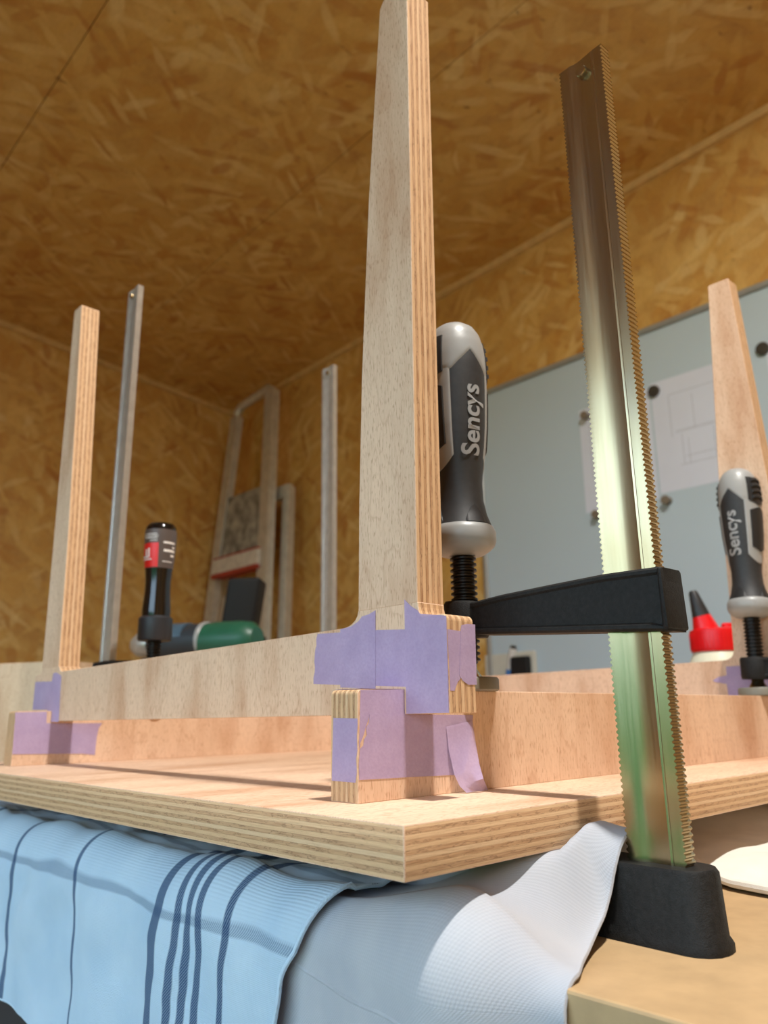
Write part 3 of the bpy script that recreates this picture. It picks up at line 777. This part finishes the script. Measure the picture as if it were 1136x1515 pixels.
def h_linen(s, y):
    yb = y_border(s); e = sm(.005, .03, y - yb)
    if s >= 0: h = h_on(s, y)
    else:
        h = h_on(0, y) * (math.exp(s * 10)) + .002 * e
        h += .0045 * e * sm(0, .03, -s) * (noise.noise(Vector((s * 9, y * 26, 5))) + .4)
    h += .0013 * e * noise.noise(Vector((s * 30, y * 26, 1))) + .0022 * e * sm(.07, .03, s) * noise.noise(Vector((s * 24 + y * 18, y * 9, 8)))
    return max(h, .0005)
def sheet(name, ss, rows, yf, hf, mat, thick, uvoff=(0, 0)):
    v = []; f = []; uv = []
    for s in ss:
        for t in rows:
            y = yf(s, t); v.append(drape(s, y, hf(s, y))); uv.append((y, s))
    m = len(rows)
    for i in range(len(ss) - 1):
        for k in range(m - 1): f.append((i * m + k, (i + 1) * m + k, (i + 1) * m + k + 1, i * m + k + 1))
    me = bpy.data.meshes.new(name); me.from_pydata([tuple(p) for p in v], [], f)
    ul = me.uv_layers.new(name='UVMap')
    for lp in me.loops: ul.data[lp.index].uv = uv[lp.vertex_index]
    me.materials.append(MAT[mat]); me.polygons.foreach_set('use_smooth', [True] * len(me.polygons))
    o = bpy.data.objects.new(name, me); COL.objects.link(o)
    md = o.modifiers.new('thickness', 'SOLIDIFY'); md.thickness = thick; md.offset = 1.0
    return o
ssA = frange(.105, 0, 130) + frange(-.0008, -.150, 130)
rowsA = [t ** 1.9 for t in frange(0, 1, 190)]
linen = empty('dust_sheet', (XE, .1, ZB), 'grey-white linen cloth folded over the bench edge against the near clamp foot', 'cloth')
o = sheet('cloth', ssA, rowsA, lambda s, t: y_border(s) + (.56 - .34 * sm(0, .03, -s) - y_border(s)) * t, h_linen, 'linen_grey', -.0013)
o.parent = linen; o.location = -Vector(linen.location)
# hem along the free border and the stitched seam lower down
def on_linen(s, y, e=.0006): return drape(s, y, h_linen(s, y) + e) - Vector(linen.location)
tube('hem', [on_linen(s, y_border(s) + .0008, .0002) for s in frange(.066, -.13, 90)], .0011, 'linen_seam', linen, seg=8)
tube('seam', [on_linen(-.028 + .010 * sm(.02, .16, y) + .002 * math.sin(y * 60), y, .0005) for y in frange(-.005, .20, 70)], .0012, 'linen_seam', linen, seg=8)

def towel_h(s, y):
    h = h_linen(s, y) + .0022
    fold = .5 + .5 * noise.noise(Vector((y * 17 + s * 6, s * 3, 9)))
    h += .0045 * fold * sm(.03, -.03, s) if s < .03 else 0
    h += .0020 * (.5 + noise.noise(Vector((s * 34 + 4, y * 20, 12)))) + .0018 * abs(noise.noise(Vector((s * 26 + y * 30, y * 12, 21))))
    h += .0040 * sm(0, .05, -s) * (.5 + .5 * math.sin(y * 62 + 3 * math.sin(s * 22)))
    if s > -.005: h += .004 * max(0, noise.noise(Vector((s * 60, y * 38, 3)))) * sm(-.005, .02, s)
    return min(h, .030) if s > -.004 else h
def y_tow(s): return .079 + (.018 * sm(0, .03, -s) + .014 * sm(.02, .09, -s))
ssT = frange(.085, 0, 44) + frange(-.001, -.1085, 90)
towel = empty('tea_towel', (XE, .3, ZB), 'light blue tea towel with dark blue stripes hanging over the bench edge', 'towel')
o = sheet('cloth', ssT, frange(0, 1, 170), lambda s, t: y_tow(s) + (.66 - y_tow(s)) * t, towel_h, 'tea_towel', -.0011)
o.parent = towel; o.location = -Vector(towel.location)
plain('towel_hem', (186, 210, 230), 0.9, bump=0.4, bscale=900)
def on_tow(s, y, e=.0003): return drape(s, y, towel_h(s, y) + e) - Vector(towel.location)
tube('hem', [on_tow(s, y_tow(s) + .001) for s in frange(.075, -.1085, 90)], .0011, 'towel_hem', towel, seg=8)
tube('hem', [on_tow(-.0975, y) for y in frange(.12, .655, 110)], .0007, 'towel_hem', towel, seg=6)
tube('hem', [on_tow(-.1083, y) for y in frange(.12, .655, 110)], .0011, 'towel_hem', towel, seg=8)

# second cloth under the board, right of the near clamp
v = []; f = []; nx, ny = 50, 60
for i in range(nx + 1):
    for k in range(ny + 1):
        y = -.13 + .58 * (k / ny); x0 = .214 + .030 * sm(-.02, .04, y) + .006 * math.sin(y * 26); x = x0 + (.53 - x0) * (i / nx) ** 1.3
        d = x - x0
        h = .004 + .016 * sm(0, .05, d) * (.6 + .4 * math.sin(y * 22 + x * 14)) + .004 * noise.noise(Vector((x * 22, y * 22, 0)))
        if y > -.005: h = min(h, .0305)
        if abs(x - .4815) < .030: h = min(h, .003) if y < .13 else h
        v.append((x - .35, y - .15, max(h, .0015)))
for i in range(nx):
    for k in range(ny): f.append((i * (ny + 1) + k, (i + 1) * (ny + 1) + k, (i + 1) * (ny + 1) + k + 1, i * (ny + 1) + k + 1))
cv = empty('canvas_cloth', (.35, .15, ZB), 'crumpled white canvas cloth lying on the bench under the table top', 'cloth')
o = build('cloth', v, f, 'canvas_white', cv, smooth=80); md = o.modifiers.new('thickness', 'SOLIDIFY'); md.thickness = -.001
tube('hem', [Vector(v[k]) + Vector((0, 0, .001)) for k in range(ny + 1)], .0022, 'canvas_white', cv, seg=8)

# ------------------------------------------------------------------ whiteboard, sheets, magnets on the right wall
WY0, WY1, WZ0, WZ1 = -.80, 1.232, -.02, 1.003
wbd = empty('whiteboard', (XW, .4, WZ0), 'large pale blue-white magnetic board with thin grey frame on the board wall', 'whiteboard')
def on_w(o): o.parent = wbd; o.location = Vector(o.location) - Vector(wbd.location); return o
on_w(box('panel', (XW - .012, WY0, WZ0), (XW - .001, WY1, WZ1), 'white_enamel'))
fw = .016
on_w(box('frame', (XW - .020, WY0 - fw, WZ1), (XW - .0005, WY1 + fw, WZ1 + fw), 'frame_grey', bevel=.003)); on_w(box('frame', (XW - .020, WY0 - fw, WZ0 - fw), (XW - .0005, WY1 + fw, WZ0), 'frame_grey', bevel=.003))
on_w(box('frame', (XW - .020, WY1, WZ0), (XW - .0005, WY1 + fw, WZ1), 'frame_grey', bevel=.003)); on_w(box('frame', (XW - .020, WY0 - fw, WZ0), (XW - .0005, WY0, WZ1), 'frame_grey', bevel=.003))
XP = XW - .0121
def paper(y_left, zt, tilt, label, lines):
    p = empty('drawing_sheet', (XP, y_left, zt), label, 'paper', 0, 'drawings on the whiteboard')
    w, h = .210, .297
    s = box('sheet', (-.0004, -w, -h), (0, 0, 0), 'paper', p, origin=(0, 0, 0))
    for (a, b, c, d) in lines:    # y from the left edge, z from the top edge
        hy, hz = max(abs(c - a) / 2, .0005), max(abs(d - b) / 2, .0005); my, mz = (a + c) / 2, (b + d) / 2
        box('drawn_line', (-.0006, -my - hy, -mz - hz), (-.00035, -my + hy, -mz + hz), 'ink_grey', p, origin=(0, 0, 0))
    p.rotation_euler = (tilt, 0, 0); return p
paper(.884, .852, .01, 'white drawing sheet pinned by two magnets behind the brass-coloured bar', [(.03, .03, .17, .03), (.03, .03, .03, .2), (.17, .03, .17, .2), (.03, .2, .17, .2)])
paper(.668, .860, .01, 'white sheet with faint furniture drawing beside the tapered leg', [(.045, .045, .19, .045), (.045, .045, .045, .16), (.105, .06, .105, .15), (.055, .145, .16, .145), (.055, .149, .16, .149), (.07, .155, .07, .235), (.085, .17, .085, .235), (.15, .155, .15, .235), (.075, .215, .15, .215), (.06, .235, .17, .235)])
paper(.378, .868, .0, 'white drawing sheet pinned by one round magnet past the tapered leg', [(.04, .04, .17, .04), (.04, .04, .04, .22), (.17, .04, .17, .22), (.04, .22, .17, .22)])
def magnet(px, py, label, mat, tall=False):
    p = onx(px, py, XP - .004)
    o = lathe('magnet', [(0, 0), (.0150, 0), (.0155, .001), (.0155, .0075), (.0148, .0085), (.006, .0090), (0, .0090)] if not tall else [(0, 0), (.0095, 0), (.0100, .001), (.0085, .008), (.0100, .014), (.0110, .016), (.0110, .021), (.0100, .022), (0, .022)], mat, None, (XP - .0005, p.y, p.z), seg=28, rot=(0, math.radians(-90), 0))
    return tag(o, label, 'magnet', 'magnets on the whiteboard')
magnet(967, 579, 'round dark magnet at the top corner of the sheet with furniture drawing', 'magnet_dark')
magnet(1128, 516, 'round dark magnet at the top of the sheet past the tapered leg', 'magnet_dark')
magnet(868, 616, 'small bronze-grey magnet at the top of the sheet behind the brass-coloured bar', 'magnet_bronze', True)
magnet(885, 762, 'small bronze-grey magnet at the bottom of the sheet behind the brass-coloured bar', 'magnet_bronze', True)
magnet(988, 741, 'small bronze-grey magnet at the bottom corner of the sheet with furniture drawing', 'magnet_bronze', True)
# eraser block, card and pen at the foot of the board
p = onx(768, 982, XP - .02)
er = empty('board_eraser', (XP, p.y, p.z), 'black block eraser in a pale holder low on the whiteboard', 'eraser')
box('holder', (-.012, -.048, -.075), (0, .034, .034), 'card_white', er, origin=(0, 0, 0), bevel=.004)
box('felt_block', (-.030, -.036, -.070), (-.011, .026, .020), 'case_black', er, origin=(0, 0, 0), bevel=.006, segs=2)
pn = empty('marker_pen', (XP - .011, p.y + .046, p.z - .04), 'blue and white marker pen leaning beside the black eraser', 'pen')
lathe('barrel', [(0, -.03), (.0105, -.03), (.0105, .028), (0, .028)], 'marker_blue', pn, seg=20, rot=(math.radians(14), 0, 0))
lathe('cap', [(0, .027), (.0108, .027), (.0112, .085), (0, .088)], 'label_white', pn, seg=20, rot=(math.radians(14), 0, 0))
lathe('clip', [(0, .086), (.008, .086), (.0085, .094), (0, .096)], 'magnet_dark', pn, seg=16, rot=(math.radians(14), 0, 0))
tag(box('card', (XP - .003, p.y + .05, p.z - .08), (XP - .0002, p.y + .135, p.z + .032), 'card_white', bevel=.001), 'small pale card on the whiteboard next to the marker pen', 'card')

# ------------------------------------------------------------------ glue bottle
gp = (.689, .186, ZB)
gl = empty('glue_bottle', gp, 'cream glue bottle with red cap and black nozzle on the bench', 'bottle')
lathe('body', [(0, 0), (.031, 0), (.034, .003), (.034, .118), (.0335, .130), (.030, .142), (.0265, .149), (.0255, .152), (0, .152)], 'glue_cream', gl, seg=48, smooth=50)
lathe('label_band', [(.0343, .030), (.0343, .124), (.0338, .124), (.0338, .030), (.0343, .030)], 'glue_label', gl, seg=48, caps=False)
cp = lathe('cap', [(0, .150), (.0278, .150), (.0283, .152), (.0283, .172), (.0278, .1745), (.0230, .1760), (0, .1765)], 'red_cap', gl, seg=60, smooth=45)
for k in range(40):
    a = 2 * math.pi * k / 40; box('rib', (-.0004, -.0007, .153), (.0008, .0007, .171), 'red_cap', cp, origin=(0, 0, 0)); bpy.data.objects[-1] if False else None
ribs = [c for c in cp.children if c.name.startswith('rib')]
for k, r in enumerate(ribs):
    a = 2 * math.pi * k / len(ribs); r.location = (.0281 * math.cos(a), .0281 * math.sin(a), 0); r.rotation_euler = (0, 0, a)
    r.data = ribs[0].data
nz = Vector((-.008, .007, .1745)); tl_ = (math.radians(-9), math.radians(-9), 0)
n1 = lathe('nozzle', [(0, -.002), (.0145, -.002), (.0135, .004), (.0100, .017), (0, .0175)], 'red_cap', gl, tuple(nz), seg=32, rot=tl_)
lathe('nozzle_tip', [(0, .0165), (.0100, .0165), (.0080, .028), (.0052, .044), (.0036, .047), (0, .0475)], 'nozzle_black', n1, seg=28)
lathe('knob', [(0, .174), (.0065, .174), (.0065, .181), (.0050, .1825), (0, .1825)], 'red_cap', gl, (.010, -.010, 0), seg=20)

# ------------------------------------------------------------------ cordless drill standing on the bench
dp = CAM + ray(278, 950) * 1.16
dl = empty('cordless_drill', (dp.x, dp.y, ZB), 'green and black cordless drill standing upright on the bench behind the rail', 'drill')
dz = dp.z - ZB
tip = (CAM + ray(196, 934) * 1.20) - (CAM + ray(345, 957) * 1.12)
ang = math.atan2(tip.y, tip.x)
dl.rotation_euler = (0, 0, ang)       # local +x points to the chuck
ry = (0, math.radians(90), 0)
lathe('chuck', [(0, .060), (.0150, .060), (.0200, .064), (.0210, .078), (.0190, .090), (.0130, .100), (.0090, .103), (0, .103)], 'steel', dl, (0, 0, dz), seg=32, rot=ry)
lathe('gear_housing', [(0, -.034), (.0265, -.034), (.0270, .030), (.0240, .050), (.0215, .062), (0, .062)], 'tool_dark', dl, (0, 0, dz), seg=36, rot=ry)
lathe('collar_ring', [(.0268, -.038), (.0285, -.036), (.0285, -.031), (.0260, -.029), (.0260, -.038), (.0268, -.038)], 'plastic_grey', dl, (0, 0, dz), seg=36, rot=ry, caps=False)
mh = lathe('motor_housing', [(0, -.125), (.018, -.123), (.0260, -.114), (.0285, -.095), (.0292, -.060), (.0275, -.033), (0, -.033)], 'tool_green', dl, (0, 0, dz - .002), seg=36, rot=ry)
box('side_mark', (-.090, -.0300, -.006), (-.050, -.0285, .010), 'tool_red', mh, origin=(0, 0, 0), rot=(0, math.radians(-90), 0))
prism('grip', [(-.062, -.020), (-.012, -.020), (-.030, -dz + .07), (-.034, -dz + .052), (-.080, -dz + .052), (-.078, -dz + .07)], 1, -.017, .017, ['tool_green'], dl, origin=(0, 0, 0), bevel=.006, smooth=50, segs=2).location = (0, 0, dz)
box('battery', (-.105, -.032, 0), (-.005, .032, .056), 'tool_dark', dl, origin=(0, 0, 0), bevel=.006, segs=2)
prism('trigger', [(-.016, -.030), (-.004, -.034), (-.010, -.066), (-.024, -.070)], 1, -.008, .008, ['tool_red'], dl, origin=(0, 0, 0), bevel=.002).location = (0, 0, dz)
lathe('top_highlight', [(0, -.004), (.0262, -.004), (.0268, .026), (0, .026)], 'slate_blue', dl, (0, 0, dz + .0025), seg=36, rot=ry)  # bluish highlight along the dark housing's top, painted as a coloured piece

# ------------------------------------------------------------------ tall black case on the bench
DC = 1.62
a0, a1, b0, b1 = [CAM + ray(*q) * DC for q in ((343, 863), (391, 853), (318, 985), (374, 985))]
cs = empty('tool_case', ((b0.x + b1.x) / 2, (b0.y + b1.y) / 2, ZB), 'tall black case leaning at the end of the bench in front of the ladder', 'case')
sh = Vector((a0.x + a1.x, a0.y + a1.y, 0)) / 2 - Vector((b0.x + b1.x, b0.y + b1.y, 0)) / 2
zt = (a0.z + a1.z) / 2 - ZB; dirx = Vector((a1.x - a0.x, a1.y - a0.y, 0)).normalized(); w = (Vector((a1.x - a0.x, a1.y - a0.y))).length / 2
dep = Vector((-dirx.y, dirx.x, 0)) * .035; k0 = zt / ((a0.z + a1.z) / 2 - (b0.z + b1.z) / 2)
v = []
for z, kk in ((0, 1 - k0), (zt, 1.0)):
    c = sh * kk
    for a, b in ((-1, -1), (1, -1), (1, 1), (-1, 1)): v.append(c + dirx * w * a + dep * b + Vector((0, 0, z)))
cb = build('case_body', v, [(0, 1, 2, 3), (4, 5, 6, 7), (0, 1, 5, 4), (1, 2, 6, 5), (2, 3, 7, 6), (3, 0, 4, 7)], 'case_black', cs, bevel=.008, segs=3, smooth=50)
hz = zt * .62; hc = sh * ((1 - k0) + k0 * .62) + dirx * w
tube('carry_handle', [hc + Vector((0, 0, hz + .02)) - dirx * .004, hc + dirx * .022 + Vector((0, 0, hz + .02)), hc + dirx * .022 + Vector((0, 0, hz - .055)), hc - dirx * .004 + Vector((0, 0, hz - .055))], .006, 'case_black', cs)

# ------------------------------------------------------------------ folded step ladder against the right wall
ld = empty('step_ladder', (1.40, 2.36, ZF), 'folded aluminium step ladder with scuffed platform leaning in the corner', 'ladder')
def L(x, y, z): return Vector((x - 1.40, y - 2.36, z - ZF))
xl = lambda z: 1.49 - .13 * (1.33 - z) / 2.28            # lean towards the wall
yl = lambda z: 2.490 + .067 * (1.31 - z) / .92
yr = lambda z: 2.236 - .058 * (1.35 - z) / 1.04
ZT = 1.335
tube('rail', [L(xl(z), yl(z), z) for z in frange(ZF, ZT - .05, 12)], 0, 'aluminium', ld, rect=(.016, .026), up=(0, 1, 0))
tube('rail', [L(xl(z), yr(z), z) for z in frange(ZF, ZT - .01, 12)], 0, 'aluminium', ld, rect=(.018, .028), up=(0, 1, 0))
tube('top_bar', [L(xl(1.27), yl(1.27), 1.27), L(xl(1.31), yl(1.3) - .004, 1.31), L(xl(1.33), yl(1.3) - .03, 1.332), L(xl(1.34), 2.30, 1.345), L(xl(1.34), yr(1.3) + .03, 1.350), L(xl(1.33), yr(1.3) + .004, 1.335), L(xl(1.29), yr(1.29), 1.29)], .018, 'aluminium', ld, seg=12)
def slab(name, z0, z1, dx, t, mat, inset=.012):
    v = []
    for z in (z0, z1):
        for y in (yr(z) + inset, yl(z) - inset):
            for x in (xl(z) + dx, xl(z) + dx + t): v.append(L(x, y, z))
    return build(name, v, [(0, 1, 3, 2), (4, 6, 7, 5), (0, 2, 6, 4), (1, 5, 7, 3), (0, 4, 5, 1), (2, 3, 7, 6)], mat, ld)
slab('platform', .66, .92, -.006, .03, 'scuffed_paint')
slab('tread', .595, .655, -.030, .05, 'step_white'); slab('tread_edge', .578, .595, -.032, .052, 'step_red')
slab('tread_edge', .655, .662, -.031, .05, 'step_red')
for zz in (.25, -.05, -.35, -.65): slab('tread', zz, zz + .03, -.03, .09, 'aluminium')
for yy in (0, 1):
    f_ = (lambda z: yr(z) - .062) if yy == 0 else (lambda z: yl(z) + .03)
    tube('rear_leg', [L(min(xl(z) + .055, 1.575), f_(z), z) for z in frange(ZF, .90, 10)], 0, 'aluminium', ld, rect=(.014, .022), up=(0, 1, 0))
tube('hinge_bar', [L(xl(.87) + .05, yr(.87) - .080, .885), L(xl(.87) + .05, yr(.87) + .01, .885)], 0, 'aluminium', ld, rect=(.012, .025))

# ------------------------------------------------------------------ plywood box standing past the table's left end
pb = CAM + ray(40, 980) * 1.02
bxo = empty('plywood_crate', (pb.x, pb.y, ZB), 'plain pale plywood crate standing on the bench beyond the left leg', 'crate')
q0 = CAM + ray(-60, 978) * 1.06; q1 = CAM + ray(90, 981) * 1.0
ang = math.atan2(q1.y - q0.y, q1.x - q0.x); wd = math.hypot(q1.x - q0.x, q1.y - q0.y); hgt = pb.z - ZB
bxo.rotation_euler = (0, 0, ang)
box('front_panel', (-wd * .62, 0, 0), (wd * .36, .012, hgt), 'veneer_light', bxo, origin=(0, 0, 0), bevel=.001)
box('back_panel', (-wd * .62, .16, 0), (wd * .36, .172, hgt), 'veneer_light', bxo, origin=(0, 0, 0), bevel=.001)
box('side_panel', (-wd * .62, .012, 0), (-wd * .62 + .012, .16, hgt), 'veneer_light', bxo, origin=(0, 0, 0)); box('side_panel', (wd * .36 - .012, .012, 0), (wd * .36, .16, hgt), 'veneer_light', bxo, origin=(0, 0, 0))
